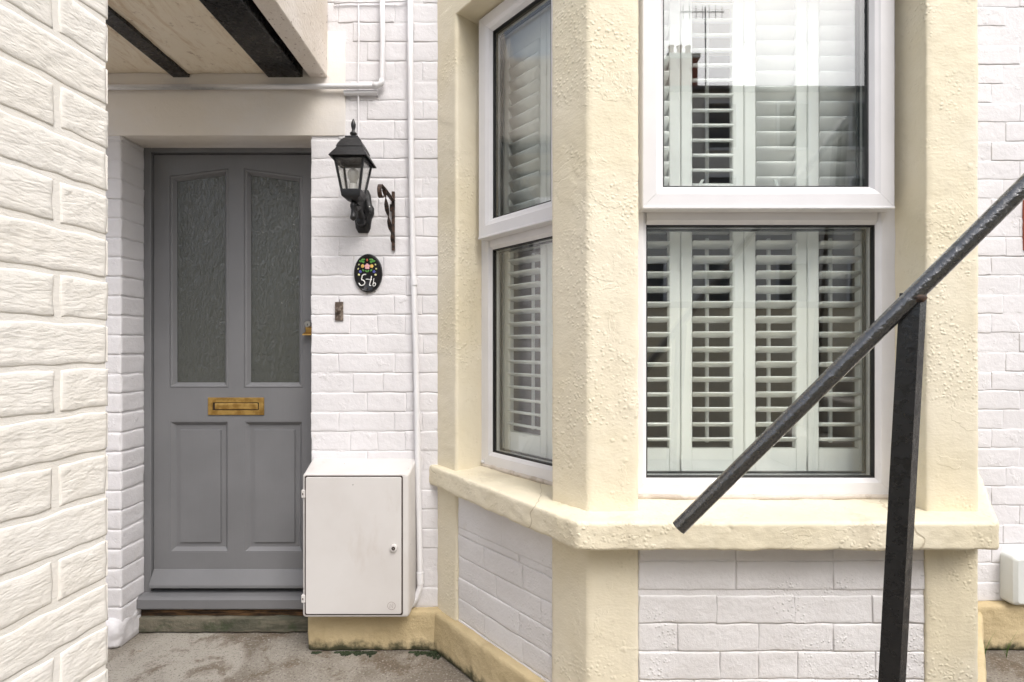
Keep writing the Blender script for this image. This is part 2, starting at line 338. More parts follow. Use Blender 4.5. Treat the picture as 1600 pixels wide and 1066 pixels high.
# ------------------------------------------------------------------ bricks
BR = {}
def brick_mesh(wd, ht, depth, var, mat, edge=.007, amp=.0012, nx=12, nz=6, bark=False, side=.55, wobm=.0034):
    key = (round(wd, 3), round(ht, 3), var, mat)
    if key in BR: return BR[key]
    bm = bmesh.new(); sd_ = Vector((var * 7.3, wd * 40, var * 3.1)); g = []
    def steps(L, n):
        e = min(edge, L * .3); inner = [-L / 2 + e + (L - 2 * e) * i / (n - 1) for i in range(n)]
        return [-L / 2, -L / 2 + e * .35] + inner + [L / 2 - e * .35, L / 2]
    xs, zs = steps(wd, nx), steps(ht, nz)
    for zc in zs:
        row = []
        for x in xs:
            dx_, dz_ = wd / 2 - abs(x), ht / 2 - abs(zc); de = min(dx_, dz_); k = 1 - min(de, edge) / edge
            kx_, kz_ = 1 - min(dx_, edge) / edge, 1 - min(dz_, edge) / edge; cv = lambda k_: 1 - math.sqrt(max(0, 1 - k_ * k_))
            wear = .55 + .9 * max(0, noise.noise(Vector((x, 0, zc)) * 17 + sd_ * 2) + .35)
            y = -depth + depth * .95 * min(1, max(cv(kz_), cv(kx_) * side) * wear)
            p = Vector((x, 0, zc)); q = p * 22 + sd_
            wob = noise.noise_vector(q) * (wobm if not bark else .004)
            am = amp * (noise.noise(p * 45 + sd_) + .6 * noise.noise(p * 14 + sd_))
            if bark:
                q = Vector((x * 24, var * 5.0, zc * 125)) + noise.noise_vector(p * 22 + sd_) * 1.3
                rd = 1 - abs(noise.noise(q + sd_)) * 2.2; rd2 = 1 - abs(noise.noise(q * 2.1 + sd_)) * 2
                am += -(-.0006 * max(0, rd) ** 3 - .0005 * max(0, rd2) ** 3 + .0006 * noise.noise(q * .6 + sd_)) * min(1, de / .006)
            row.append(bm.verts.new((x + wob.x, y + am * (1 - .7 * k), zc + wob.z)))
        g.append(row)
    for a in range(len(zs) - 1):
        for b in range(len(xs) - 1): bm.faces.new((g[a][b], g[a][b + 1], g[a + 1][b + 1], g[a + 1][b]))
    rim = g[0][:] + [r[-1] for r in g[1:]] + g[-1][-2::-1] + [r[0] for r in g[-2:0:-1]]
    bk = [bm.verts.new((v.co.x, .006, v.co.z)) for v in rim]
    for i in range(len(rim)): bm.faces.new((rim[(i + 1) % len(rim)], rim[i], bk[i], bk[(i + 1) % len(rim)]))
    for f in bm.faces: f.smooth = True
    me = bpy.data.meshes.new('brick'); bm.to_mesh(me); bm.free(); me.materials.append(MT[mat]); BR[key] = me
    return me
def lay(parent, org, ang, u0, u1, z0, z1, course, pats, mat, depth=.006, joint=.007, nv=6, jit=.0013, skip=None, **kw):
    ca, sa = math.cos(ang), math.sin(ang); row = 0; zc = z0
    while zc < z1 - .02:
        ht = min(course, z1 - zc); u = u0; pat = pats[row % len(pats)]; i = 0
        while u < u1 - .012:
            L = pat[min(i, len(pat) - 1)] if i < len(pat) else pat[-2 + (i - len(pat)) % 2] if len(pat) > 1 else pat[0]
            e = min(u + L, u1)
            if u1 - e < .05: e = u1
            c = (u + e) / 2
            if not (skip and skip(c, zc + ht / 2)):
                me = brick_mesh(e - u - joint * .55, ht - joint, depth, random.randrange(nv), mat, **kw)
                o = bpy.data.objects.new('brick', me); C.objects.link(o); o.parent = parent
                p = Vector((org[0] + ca * c, org[1] + sa * c, zc + ht / 2)) + Vector((sa, -ca, 0)) * random.uniform(-jit, jit) + Vector((0, 0, random.uniform(-.0012, .0012)))
                o.location = p - WL[parent.name]; o.rotation_euler = (random.uniform(-.02, .02), random.uniform(-.007, .007), ang + random.uniform(-.004, .004))
            u = e; i += 1
        zc += course; row += 1

# ================================================================== SETTING
def sheet(name, x0, x1, y0, y1, z, mat):
    bm = bmesh.new(); bm.faces.new([bm.verts.new(p) for p in ((x0, y0, z), (x1, y0, z), (x1, y1, z), (x0, y1, z))]); return obj(name, bm, mat)
tag(sheet('ground', -300, 300, -300, 300, 0, 'ground'), 'weathered concrete paving before the grey door', kind='structure')

# ------------------------------------------------------------------ the house front
YW, YD = 2.20, 2.345
house = thing('house_front', 'white painted brick house front with a cream rendered bay and grey door', 'house', (0.8, YW, 0))
DX0, DX1 = -1.68, -.861                    # door opening
LZ = zz(.916)                              # underside of the lintel
s_, h_, q_ = .240, .118, .168
PAT = [[h_, s_, s_], [s_, s_, h_], [q_, h_, h_, s_], [h_, s_, h_], [s_, q_, s_], [.18, .13, .13, s_]]
CO = .0836
# wall to the right of the door
wl = obj('brick_wall', B(DX1, -.27, YW, 2.5, 0, 3.2), 'brick', house); tag(wl, 'white painted brickwork between the door and the bay')
lay(wl, (DX1, YW), 0, -.002, -.29 - DX1, .172, 2.92, CO, PAT, 'brick', depth=.0018, joint=.0035, edge=.010, skip=lambda u, z: u < .13 and zz(.916) < z < zz(1.36))
wj = obj('brick_wall', B(-3.42, DX0, YW, 2.5, 0, 3.2), 'brick', house); tag(wj, 'white painted brick jamb beside the door')
lay(wj, (DX0, YW), R(90), -.003, .135, .0, LZ, CO, [[.14], [.14]], 'brick', depth=.004, joint=.005, edge=.009)
lay(wj, (-2.6, YW), 0, .0, .921, .0, LZ, CO, PAT, 'brick', depth=.0035, joint=.005, edge=.009)
obj('brick_wall', B(DX0, DX1, YW, 2.5, LZ, 3.2), 'lintel', house)
wr = obj('brick_wall', B(1.90, 3.4, YW, 2.5, 0, 3.2), 'brick', house); tag(wr, 'white painted brickwork beyond the bay')
lay(wr, (1.94, YW), 0, 0, 1.0, .195, 2.92, .0823, PAT[::-1], 'brick', depth=.0011, joint=.003, amp=.0013, edge=.012)
# jamb foot, bulging and uneven
rough(obj('jamb_foot', B(-1.76, -1.672, 2.165, 2.30, .0, .12, bev=.02, seg=2), 'brick', house), .008, .02, .06)
# lintel: render band over the door, proud of the brick
obj('lintel', B(-2.6, -.715, 2.1925, 2.3, LZ - .003, zz(1.36), bev=.003, seg=2), 'lintel', house, auto=40)
# side wall closing the passage under the landing
ob = obj('return_wall', B(-3.55, -3.4, -.2, 2.5, 0, 3.2), 'brick', house)
rough(obj('plinth', B(DX1 - .006, -.26, 2.166, 2.3, 0, .170, bev=.008), 'plinth', house), .008, .012, .09, .004)
rough(obj('plinth', B(1.9, 3.3, 2.166, 2.3, 0, .195, bev=.008), 'plinth', house), .010, .012, .09, .004)
# red brick showing where the paint stops
obj('bare_brick', B(2.193, 2.30, 2.190, 2.21, zz(.42), zz(.64), bev=.004), 'redbrick', house)

# the bay --------------------------------------------------------
W0, C0 = Vector((-.322, 2.2)), Vector((.2316, 1.57)); BC = .8301
def mir(p): return (2 * BC - p[0], p[1])
dv = (C0 - W0).normalized(); SL = (C0 - W0).length; nin = Vector((-dv.y, dv.x))          # along the canted side, and into the room
TA, TB = .8175 * SL, .1706 * SL
pA, pB = W0 + dv * TA, W0 + dv * TB
SILL_T, SILL_B = zz(-.499), zz(-.583)
nearp = [tuple(C0), (.3885, 1.57), (.3885, 1.80), (.36, 1.87), tuple(pA + nin * .23), tuple(pA)]
farp = [tuple(W0), tuple(pB), tuple(pB + nin * .23), (-.15, 2.40), (-.322, 2.40)]
HEAD = zz(1.37)
for k, (poly, nm) in enumerate(((nearp, 'near'), (farp, 'far'), ([mir(p) for p in nearp][::-1], 'near'), ([mir(p) for p in farp][::-1], 'far'))):
    o = obj('bay_pier', prism(poly, SILL_T - .02, HEAD + .06, .005), 'cream', house); rough(o, .0085, .0045, .10, .0022)
    o = obj('bay_pier', prism(poly, 0, SILL_B + .01, .005), 'cream', house); rough(o, .0085, .0045, .10, .0022)
outer = [tuple(W0), tuple(C0), mir(C0), mir(W0)]
obj('bay_head', prism([tuple(W0)[:1] + (2.4,)] + outer + [(mir(W0)[0], 2.4)], HEAD, 3.25, .004), 'cream', house, smooth=False)
def off(poly, d):                                                                        # offset the three bay faces outwards
    W, Cc = W0 - nin * d, None
    t = (C0.y - d - W.y) / dv.y; Cc = W + dv * t; t2 = (2.2 - W.y) / dv.y; Wn = W + dv * t2
    return [tuple(Wn), tuple(Cc), mir(Cc), mir(Wn)]
ap = off(outer, -.012); ai = off(outer, -.24)
apron = obj('bay_apron', prism([ap[0], ap[1], ap[2], ap[3], ai[3], ai[2], ai[1], ai[0]], 0, SILL_B + .005), 'panel', house)
tag(apron, 'white painted brick panels under the bay sill')
lay(apron, (.3885, C0.y + .010), 0, .002, .883, .0, .535, .0865, [[.12, .25, .23, .25], [.24, .24, .24, .24], [.17, .12, .26, .25], [.25, .12, .12, .24]], 'panel', depth=.0014, joint=.003, amp=.0014, edge=.013)
lay(apron, (.3885, C0.y + .010), 0, .002, .883, .535, SILL_B - .03, .09, [[.30, .30, .30]], 'panel', depth=.003, joint=.002, amp=.0025)
o2 = pB + nin * .010
lay(apron, tuple(o2), math.atan2(dv.y, dv.x), .002, TA - TB - .002, .0, .55, .0865, [[.13, .24, .24], [.24, .24], [.17, .22, .24]], 'panel', depth=.0016, joint=.003, amp=.0013, edge=.010)
lay(apron, tuple(o2), math.atan2(dv.y, dv.x), .002, TA - TB - .002, .55, SILL_B - .02, .13, [[.28, .30]], 'panel', depth=.0025, joint=.002, amp=.0018)
sill = [(-.385, 2.24), (.187, 1.472), (1.402, 1.472), (2.03, 2.24)]
sl_in = [(1.60, 2.24), (1.20, 1.80), (.46, 1.80), (.08, 2.24)]
o = obj('window_sill', prism([sill[0], sill[1], sill[2], sill[3]] + sl_in, SILL_B, SILL_T, .008, 2), 'sill', house)
rough(o, .0065, .008, .12, .0045); tag(o, 'thick lumpy cream sill wrapping the bay')
pl = off(outer, .028); pi_ = off(outer, -.05)
rough(obj('plinth', prism([pl[0], pl[1], pl[2], pl[3], pi_[3], pi_[2], pi_[1], pi_[0]], 0, .166, .010), 'plinth', house), .009, .008, .10, .003)

# windows --------------------------------------------------------
def window(name, label, org, ang, width, dark_tags=False):
    """local u along the wall, y into the room; z absolute"""
    mt = Matrix.Translation((org[0], org[1], 0)) @ Matrix.Rotation(ang, 4, 'Z')
    wn = tag(new(name, None, (org[0], org[1], zz(-.49)), house), label)
    Z0, Z1 = zz(-.492), zz(1.375)
    fr = rect(0, width, Z0, Z1); TR0, TR1 = zz(.414), zz(.474)
    for bm in ring_members(fr, [(0, .07), (0, 0), (.046, 0), (.060, .012), (.060, .07)]): obj('frame', bm, 'upvc', wn, mtx=mt)
    bm = bmesh.new(); loft([[(.060, .07, a), (.060, .012, a), (.060, .0005, b), (.060, .0005, c), (.060, .07, c)] for a, b, c in ((TR0, TR0 + .013, TR1),)] +
                           [[(width - .060, .07, TR0), (width - .060, .012, TR0), (width - .060, .0005, TR0 + .013), (width - .060, .0005, TR1), (width - .060, .07, TR1)]], bm)
    obj('transom', bm, 'upvc', wn, mtx=mt)
    obj('drip_bar', B(.034, width - .034, -.046, .0, TR1 - .022, TR1 - .013, bev=.002), 'upvc', wn, mtx=mt)
    # lower fixed light
    g0 = rect(.0602, width - .0602, Z0 + .0602, TR0 - .0002)
    obj('gasket', ring_all(g0, [(0, .030), (0, .013), (.004, .013), (.005, .030)]), 'gasket', wn, mtx=mt)
    obj('glass_pane', B(.062, width - .062, .020, .044, Z0 + .062, TR0 - .002), 'glass', wn, mtx=mt)
    obj('spacer_bar', ring_all(rect(.066, width - .066, Z0 + .066, TR0 - .006), [(0, .056), (0, .046), (.007, .046), (.007, .056)]), 'spacer', wn, mtx=mt)
    # upper opening sash, proud of the frame
    sr = rect(.0325, width - .0325, zz(.456), Z1 - .010); yF = -.042
    for bm in ring_members(sr, [(0, -.001), (0, yF + .004), (.004, yF), (.046, yF), (.052, yF + .003), (.062, yF + .006), (.073, yF + .018), (.073, -.001)]): obj('sash_rail', bm, 'upvc', wn, mtx=mt)
    gi = inset(sr, .0732); gu = [tuple(p) for p in gi]
    obj('gasket', ring_all(gu, [(0, .0), (0, yF + .019), (.004, yF + .019), (.005, .0)]), 'gasket', wn, mtx=mt)
    obj('glass_pane', B(gu[0][0] + .002, gu[1][0] - .002, yF + .026, yF + .050, gu[0][1] + .002, gu[2][1] - .002), 'glass', wn, mtx=mt)
    q = inset(sr, .078); obj('spacer_bar', ring_all([tuple(p) for p in q], [(0, .022), (0, .012), (.007, .012), (.007, .022)]), 'spacer', wn, mtx=mt)
    # sealant bead and sub-cill at the foot
    bm = bmesh.new(); tube([(.004 + i * (width - .008) / 30, .004 + .003 * noise.noise(Vector((i * .7, org[0], 0))), zz(-.493) + .004 * noise.noise(Vector((i * .9, 3, org[0])))) for i in range(31)], .011, 8, bm)
    obj('sealant_bead', bm, 'sealant', wn, mtx=mt, smooth=True)
    for u in (.012, width - .014): obj('drain_cap', lathe([(.001, .006), (.006, .005), (.007, .0), (.007, -.004)], 12, (u, -.004, zz(-.478)), 'Y'), 'upvc', wn, mtx=mt, smooth=True)
    if dark_tags:
        for u, dx in ((.235, .022), (.515, -.014)):
            obj('plastic_catch', loft([[(u - .005, .03, zz(.535)), (u + .005, .03, zz(.535)), (u + .005, .034, zz(.535)), (u - .005, .034, zz(.535))],
                [(u + dx - .005, .03, zz(.572)), (u + dx + .005, .03, zz(.572)), (u + dx + .005, .034, zz(.572)), (u + dx - .005, .034, zz(.572))]]), 'tag', wn, mtx=mt)
    return wn
AS = math.atan2(dv.y, dv.x)
oS = pB + nin * .13
window('bay_window', 'white framed front window of the bay', (.3885, 1.70), 0, .885, True)
window('bay_window', 'narrow white framed window in the canted side of the bay', tuple(oS), AS, TA - TB)
o3 = Vector(mir(pA + nin * .13)); window('bay_window', 'white framed window in the far canted side of the bay', tuple(o3), math.atan2(-dv.y, dv.x), TA - TB)

# door -----------------------------------------------------------
df = tag(new('door_frame', None, (-1.27, YD, .15), house), 'grey painted timber door frame')
obj('jamb', B(DX0, -1.646, 2.333, 2.44, .16, LZ, bev=.002), 'door', df); obj('jamb', B(-.895, DX1, 2.333, 2.44, .16, LZ, bev=.002), 'door', df)
obj('head', B(-1.646, -.895, 2.334, 2.44, zz(.895), LZ, bev=.002), 'door', df)
obj('threshold', loft([[(-1.705, y, z) for y, z in ((2.44, zz(-1.165)), (2.288, zz(-1.165)), (2.285, zz(-1.160)), (2.285, zz(-1.122)), (2.30, zz(-1.114)), (2.44, zz(-1.094)))],
    [(DX1 - .002, y, z) for y, z in ((2.44, zz(-1.165)), (2.288, zz(-1.165)), (2.285, zz(-1.160)), (2.285, zz(-1.122)), (2.30, zz(-1.114)), (2.44, zz(-1.094)))]]), 'door', df)
obj('packing_timber', B(-1.675, DX1, 2.312, 2.44, zz(-1.205), zz(-1.1655)), 'timber', df)
rough(obj('door_step', B(-1.70, DX1 - .002, 2.300, 2.44, 0, zz(-1.2055), bev=.006), 'step', house), .010, .014, .10, .005)
fd = tag(new('front_door', None, (-1.27, YD, .2), house), 'grey panelled front door with two obscured glass lights')
FX0, FX1, FZ0, FZ1 = -1.643, -.898, zz(-1.082), zz(.890); yl = YD + .004
lx = lambda p: (p - 800) / 340.0
GL = (lx(266), lx(358), zz(-.180)); GR = (lx(382), lx(474), zz(-.180))
mL, mR = lx(358), lx(382)
def slab(name, x0, x1, z0, z1): return obj(name, B(x0, x1, yl, yl + .044, z0, z1), 'door', fd)
slab('stile', FX0, lx(266), FZ0, FZ1); slab('stile', lx(474), FX1, FZ0, FZ1)
slab('rail', lx(266), lx(474), FZ0, zz(-.934)); slab('rail', lx(266), lx(474), zz(-.332), zz(-.180))
slab('muntin', mL, mR, zz(-.934), zz(-.332)); slab('muntin', mL, mR, zz(-.180), zz(.828))
bm = bmesh.new()
tp = [(lx(266), zz(.792)), (mL, zz(.828)), (mR, zz(.828)), (lx(474), zz(.792)), (lx(474), FZ1), (lx(266), FZ1)]
loft([[(a, yl, b) for a, b in tp], [(a, yl + .044, b) for a, b in tp]], bm); obj('rail', bm, 'door', fd)
for (x0, x1, z0), (ta, tb) in ((GL, (.792, .828)), (GR, (.828, .792))):
    poly = [(x0, z0), (x1, z0), (x1, zz(tb)), (x0, zz(ta))]
    obj('glazing_bead', ring_all(poly, [(0, yl + .03), (0, yl + .002), (.006, yl - .001), (.013, yl + .002), (.024, yl + .016), (.024, yl + .03)]), 'door', fd, mtx=None)
    pp = [tuple(p) for p in inset(poly, .016)]
    obj('obscured_glass', loft([[(a, yl + .018, b) for a, b in pp], [(a, yl + .024, b) for a, b in pp]]), 'obscure', fd)
for x0, x1 in ((lx(266), mL), (mR, lx(474))):
    poly = rect(x0, x1, zz(-.934), zz(-.332)); prof = [(0, .001), (.005, .001), (.018, .014), (.020, .016), (.042, .016), (.043, .009)]
    rings = [[(p.x, yl + y, p.y) for p in inset(poly, d)] for d, y in prof]; bm = loft(rings, caps=False)
    bm.verts.ensure_lookup_table(); bm.faces.new(list(bm.verts)[-4:]); obj('panel', bm, 'door', fd)
obj('weatherboard', loft([[(x, y, z) for y, z in ((yl + .002, zz(-1.010)), (yl - .004, zz(-1.012)), (yl - .036, zz(-1.070)), (yl - .036, zz(-1.082)), (yl + .002, zz(-1.082)))] for x in (FX0 + .002, FX1 - .002)]), 'door', fd)
# brass letter plate
LX, LZc = lx(370), zz(-.264)
obj('letter_plate', ring_all(rect(LX - .128, LX + .128, LZc - .040, LZc + .040), [(0, yl), (0, yl - .004), (.002, yl - .006), (.022, yl - .006), (.023, yl - .001), (.023, yl)]), 'brass', fd)
obj('letter_slot_shade', B(LX - .105, LX + .105, yl - .0016, yl - .0002, LZc - .017, LZc + .017), 'gasket', fd)  # black sheet behind the flap, standing in for the shade in its recess
obj('letter_flap', loft([[(LX + .002 + a * (.0985 - i), yl - .0017 - y, LZc + b * (.0135 - i)) for a, b in ((-1, -1), (1, -1), (1, 1), (-1, 1))] for i, y in ((0, 0), (0, .003), (.003, .005), (.014, .0052))]), 'brass', fd)
KX, KZ = lx(484), zz(.108)
obj('lock_plate', B(KX - .015, KX + .017, yl - .010, yl, KZ - .040, KZ + .012, bev=.003), 'brass', fd)
obj('lock_cylinder', lathe([(.0005, .013), (.013, .013), (.0155, .010), (.016, 0)], 20, (KX, yl - .010, KZ + .004), 'Y'), 'chrome', fd, auto=40)
obj('keyhole', B(KX - .0012, KX + .0012, yl - .0245, yl - .022, KZ - .003, KZ + .006), 'gasket', fd)
obj('door_pull', loft([[(x, y, z) for y, z in ((yl, KZ - .032), (yl - .012, KZ - .034), (yl - .032, KZ - .042), (yl - .033, KZ - .047), (yl, KZ - .045))] for x in (KX - .019, KX + .02)]), 'brass', fd)
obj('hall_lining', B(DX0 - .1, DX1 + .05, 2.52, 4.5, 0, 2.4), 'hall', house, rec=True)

# room behind the bay
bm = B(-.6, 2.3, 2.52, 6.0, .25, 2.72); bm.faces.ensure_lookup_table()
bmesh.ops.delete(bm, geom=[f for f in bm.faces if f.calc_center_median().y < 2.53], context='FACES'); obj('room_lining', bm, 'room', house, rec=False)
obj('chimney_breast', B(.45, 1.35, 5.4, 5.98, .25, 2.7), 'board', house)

# ------------------------------------------------------------------ shutters
LV = {}
def louvre_mesh(L, wd=.062, th=.0125):
    k = round(L, 4)
    if k not in LV:
        bm = bmesh.new(); n = 12; sec = [(math.cos(2 * math.pi * i / n) * wd / 2, math.sin(2 * math.pi * i / n) * th / 2) for i in range(n)]
        loft([[(x, a, b) for a, b in sec] for x in (-L / 2, L / 2)], bm); bmesh.ops.recalc_face_normals(bm, faces=bm.faces)
        for f in bm.faces: f.smooth = len(f.verts) == 4
        me = bpy.data.meshes.new('louvre'); bm.to_mesh(me); bm.free(); me.materials.append(MT['shutter']); LV[k] = me
    return LV[k]
def shutter(org, ang, u0, u1, ls, rs, up, lo, label):
    """one hinged panel from u0 to u1; ls, rs = stile widths; tilt in degrees (positive: outer edge raised)"""
    mt = Matrix.Translation((org[0], org[1], 0)) @ Matrix.Rotation(ang, 4, 'Z'); ca, sa = math.cos(ang), math.sin(ang)
    g = .0012; c = (u0 + u1) / 2
    t = thing('window_shutter', label, 'shutter', (org[0] + ca * c, org[1] + sa * c, zz(-.47)), 'louvred shutters inside the bay')
    Z0, Z1 = zz(-.470), zz(1.36)
    obj('stile', B(u0 + g, u0 + ls, 0, .028, Z0, Z1, bev=.003), 'shutter', t, mtx=mt); obj('stile', B(u1 - rs, u1 - g, 0, .028, Z0, Z1, bev=.003), 'shutter', t, mtx=mt)
    for a, b in ((Z0, zz(-.352)), (zz(.425), zz(.462)) if False else (zz(1.24), Z1)): obj('rail', B(u0 + ls, u1 - rs, .001, .027, a, b), 'shutter', t, mtx=mt)
    me = louvre_mesh(u1 - u0 - ls - rs - .003); cu = (u0 + ls + u1 - rs) / 2; z = zz(-.352) + .030; k = 0
    while z < zz(1.225):
        tilt = (up if z > zz(.43) else lo) + random.uniform(-1.2, 1.2)
        o = bpy.data.objects.new('louvre', me); C.objects.link(o); o.parent = t
        p = Vector((org[0] + ca * cu - sa * .014, org[1] + sa * cu + ca * .014, z)); o.location = p - WL[t.name]
        o.rotation_euler = Matrix.Rotation(ang, 4, 'Z').to_3x3().to_4x4().to_euler() if False else (Matrix.Rotation(ang, 3, 'Z') @ Matrix.Rotation(R(-tilt), 3, 'X')).to_euler()
        z += .0531; k += 1
    for a, b, tl in ((zz(-.34), zz(.40), lo), (zz(.44), zz(1.23), up)):
        obj('tilt_rod', B(cu - .006, cu + .006, .040 + .006, .058, a, b, bev=.002), 'shutter', t, mtx=mt)
    for hz_ in (zz(-.40), zz(.3), zz(1.1)): obj('hinge', tube([(u0 + .0015, -.004, hz_ - .022), (u0 + .0015, -.004, hz_ + .022)], .0035, 8), 'shutter', t, mtx=mt)
    return t
fs = (.0, 1.805); P0, PW = .3715, .2235
ups = (54, -23, 53, 51); los = (13, 17, 21, 15)
for i, lb in enumerate(('first front window shutter from the lantern side, mostly behind the cream pier', 'second front window shutter, its upper slats tipped flat and open',
                        'third front window shutter, crossed low by the handrail end', 'fourth front window shutter, beside the black handrail post')):
    shutter(fs, 0, P0 + i * PW, P0 + (i + 1) * PW, .041, .041, ups[i], los[i], 'white slatted ' + lb)
oT = pB + nin * .225
shutter(tuple(oT), AS, .030, .294, .041, .036, 52, 11, 'white slatted shutter in the canted side window nearest the pipe')
shutter(tuple(oT), AS, .294, .545, .038, .041, 52, 11, 'white slatted shutter in the canted side window, mostly hidden by the cream pier')
sf = thing('shutter_frame', 'white timber surround framing the front window shutters', 'frame', (.82, 1.805, zz(-.49)))
obj('frame_rail', B(.345, 1.32, 1.79, 1.845, SILL_T, zz(-.4715)), 'shutter', sf); obj('frame_jamb', B(1.2665, 1.30, 1.79, 1.845, zz(-.4715), zz(1.40)), 'shutter', sf); obj('frame_jamb', B(.35, .3705, 1.79, 1.845, zz(-.4715), zz(1.40)), 'shutter', sf)
s2 = thing('shutter_frame', 'white timber surround framing the canted side window shutters', 'frame', tuple(oT) + (zz(-.49),))
mt = Matrix.Translation((oT.x, oT.y, 0)) @ Matrix.Rotation(AS, 4, 'Z')
obj('frame_rail', B(-.01, .56, -.01, .04, SILL_T, zz(-.4715)), 'shutter', s2, mtx=mt.copy()); obj('frame_jamb', B(-.012, .029, -.012, .04, zz(-.4715), zz(1.385)), 'shutter', s2, mtx=mt.copy()); obj('frame_rail', B(-.01, .56, -.012, .04, zz(1.3605), zz(1.40)), 'shutter', s2, mtx=mt.copy())

# ------------------------------------------------------------------ landing over the door
SO = zz(1.174)
ld = thing('entrance_landing', 'stained concrete landing on black steel joists above the grey door', 'landing', (-1.6, 2.19, SO))
rough(obj('soffit_slab', B(-1.98, -.902, 1.50, 2.198, SO, SO + .40, bev=.003), 'soffit', ld), .016, .010, .16, .004)
o = obj('edge_beam', B(-.868, -.790, 1.50, 2.198, SO - .012, SO + .42, bev=.004), 'fascia', ld, auto=40)
obj('slot_cover', B(-.902, -.868, 1.50, 2.198, SO + .15, SO + .40), 'black', ld)
def joist(x0, x1, nm):
    obj(nm, B(x0, x1, 1.51, 2.197, SO - .012, SO + .004, bev=.002), 'black', ld)
    obj('joist_web', B((x0 + x1) / 2 - .006, (x0 + x1) / 2 + .006, 1.52, 2.19, SO + .004, SO + .02), 'black', ld)
obj('joist_flange', B(-.9018, -.896, 1.51, 2.196, SO - .011, SO + .1495), 'black', ld)
joist(-1.045, -.903, 'steel_joist'); joist(-1.452, -1.380, 'steel_joist')

# ------------------------------------------------------------------ near brick wall at the left edge
aN = math.atan2(.992, .124); eN = Vector((-.790, 1.0)); uN = Vector((math.cos(aN), math.sin(aN))); LN = 1.15
nOrg = eN - uN * LN
nw = thing('boundary_wall', 'cream white wall of rough grained brick close to the camera', 'wall', (eN.x, eN.y, 0))
nOut = Vector((math.sin(aN), -math.cos(aN)))
pp = [eN - uN * .004, eN - uN * LN, eN - uN * LN - nOut * .2, eN - uN * .004 - nOut * .2]
obj('mortar', prism([tuple(p) for p in pp], 0, 2.32), 'near', nw)
kk = dict(edge=.010, amp=.0012, nx=70, nz=42, bark=True, side=1.0)
z0 = 1.3306 - 15 * .0837
row = 0; z = z0 - .0837 + .0837
while z < 2.28:
    hd = row % 2 == 1
    ls = [.104, .224, .224, .224, .224] if hd else [.214, .224, .224, .224, .224]
    u = LN + .004 + random.uniform(-.003, .003)
    for i, L in enumerate(ls):
        a = max(0, u - L)
        if u - a < .05: break
        me = brick_mesh(round((u - a) - .012, 3) if i == 0 else round(L - .012, 3), .0837 - .0105, .0026, random.randrange(5), 'near', **kk)
        cpt = nOrg + uN * (a + u) / 2
        o = bpy.data.objects.new('brick', me); C.objects.link(o); o.parent = nw
        o.location = Vector((cpt.x, cpt.y, z + .0418)) - WL[nw.name]; o.rotation_euler = (0, random.uniform(-.006, .006), aN)
        u = a
    # the brick ends seen in outline at the corner
    o = obj('brick_end', B(-.004, .004, .0, .19, z + .006, z + .0777, bev=.0035), 'near', nw, mtx=Matrix.Translation((eN.x, eN.y, 0)) @ Matrix.Rotation(aN, 4, 'Z'))
    z += .0837; row += 1

# ------------------------------------------------------------------ meter box
mb = thing('meter_box', 'off white plastic meter box hung on the wall beside the door', 'meter box', (-.63, 2.19, .19))
yf = 2.075; bx0, bx1, bz0, bz1 = -.851, -.417, zz(-1.092), zz(-.503)
def rr(x0, x1, z0, z1, r, y, n=5):
    pts = []
    for cx, cz, a0 in ((x1 - r, z0 + r, -90), (x1 - r, z1 - r, 0), (x0 + r, z1 - r, 90), (x0 + r, z0 + r, 180)):
        pts += [(cx + r * math.cos(R(a0 + 90 * i / n)), y, cz + r * math.sin(R(a0 + 90 * i / n))) for i in range(n + 1)]
    return pts
obj('casing', loft([rr(bx0 - .004, bx1 + .010, bz0 + .03, zz(-.472), .006, 2.199), rr(bx0 - .004, bx1 + .010, bz0 + .03, zz(-.472), .006, 2.195), rr(bx0, bx1, bz0, bz1, .014, yf + .022), rr(bx0 + .002, bx1 - .002, bz0 + .002, bz1 - .002, .013, yf + .006), rr(bx0 + .007, bx1 - .007, bz0 + .007, bz1 - .007, .011, yf), rr(bx0 + .012, bx1 - .026, bz0 + .014, bz1 - .012, .008, yf)]), 'box', mb, auto=50)
obj('seam', loft([rr(bx0 + .011, bx1 - .025, bz0 + .013, bz1 - .011, .008, yf + .001), rr(bx0 + .011, bx1 - .025, bz0 + .013, bz1 - .011, .008, yf - .0012)]), 'boxseam', mb)  # dark brown band along the gap round the box door
md = obj('door', loft([rr(bx0 + .0165, bx1 - .0305, bz0 + .0185, bz1 - .0165, .007, yf), rr(bx0 + .0165, bx1 - .0305, bz0 + .0185, bz1 - .0165, .007, yf - .003), rr(bx0 + .018, bx1 - .032, bz0 + .020, bz1 - .018, .006, yf - .0055), rr(bx0 + .05, bx1 - .06, bz0 + .05, bz1 - .05, .005, yf - .0065)]), 'box', mb, auto=35)
kx, kz = (616 - 800) / 386., zz((545 - 855) / 386.)
obj('lock_rosette', lathe([(.004, .012), (.008, .013), (.013, .012), (.0145, .004), (.0145, 0)], 24, (kx, yf - .005, kz), 'Y'), 'box', md, auto=40)
obj('lock_core', lathe([(.0005, .0140), (.0075, .0138), (.0078, .010)], 16, (kx, yf - .005, kz), 'Y'), 'boxseam', md)
obj('lock_pin', B(kx - .002, kx + .002, yf - .0205, yf - .017, kz - .002, kz + .002), 'chrome', md)
for hz_ in (772, 936):
    hz2 = zz((545 - hz_) / 386.); obj('hinge', B(bx0 - .002, bx0 + .0135, yf - .004, yf + .012, hz2 - .016, hz2 + .016, bev=.002), 'box', mb)
    obj('hinge_pin', B(bx0 + .003, bx0 + .007, yf - .0052, yf - .003, hz2 - .004, hz2 + .004), 'boxseam', mb)
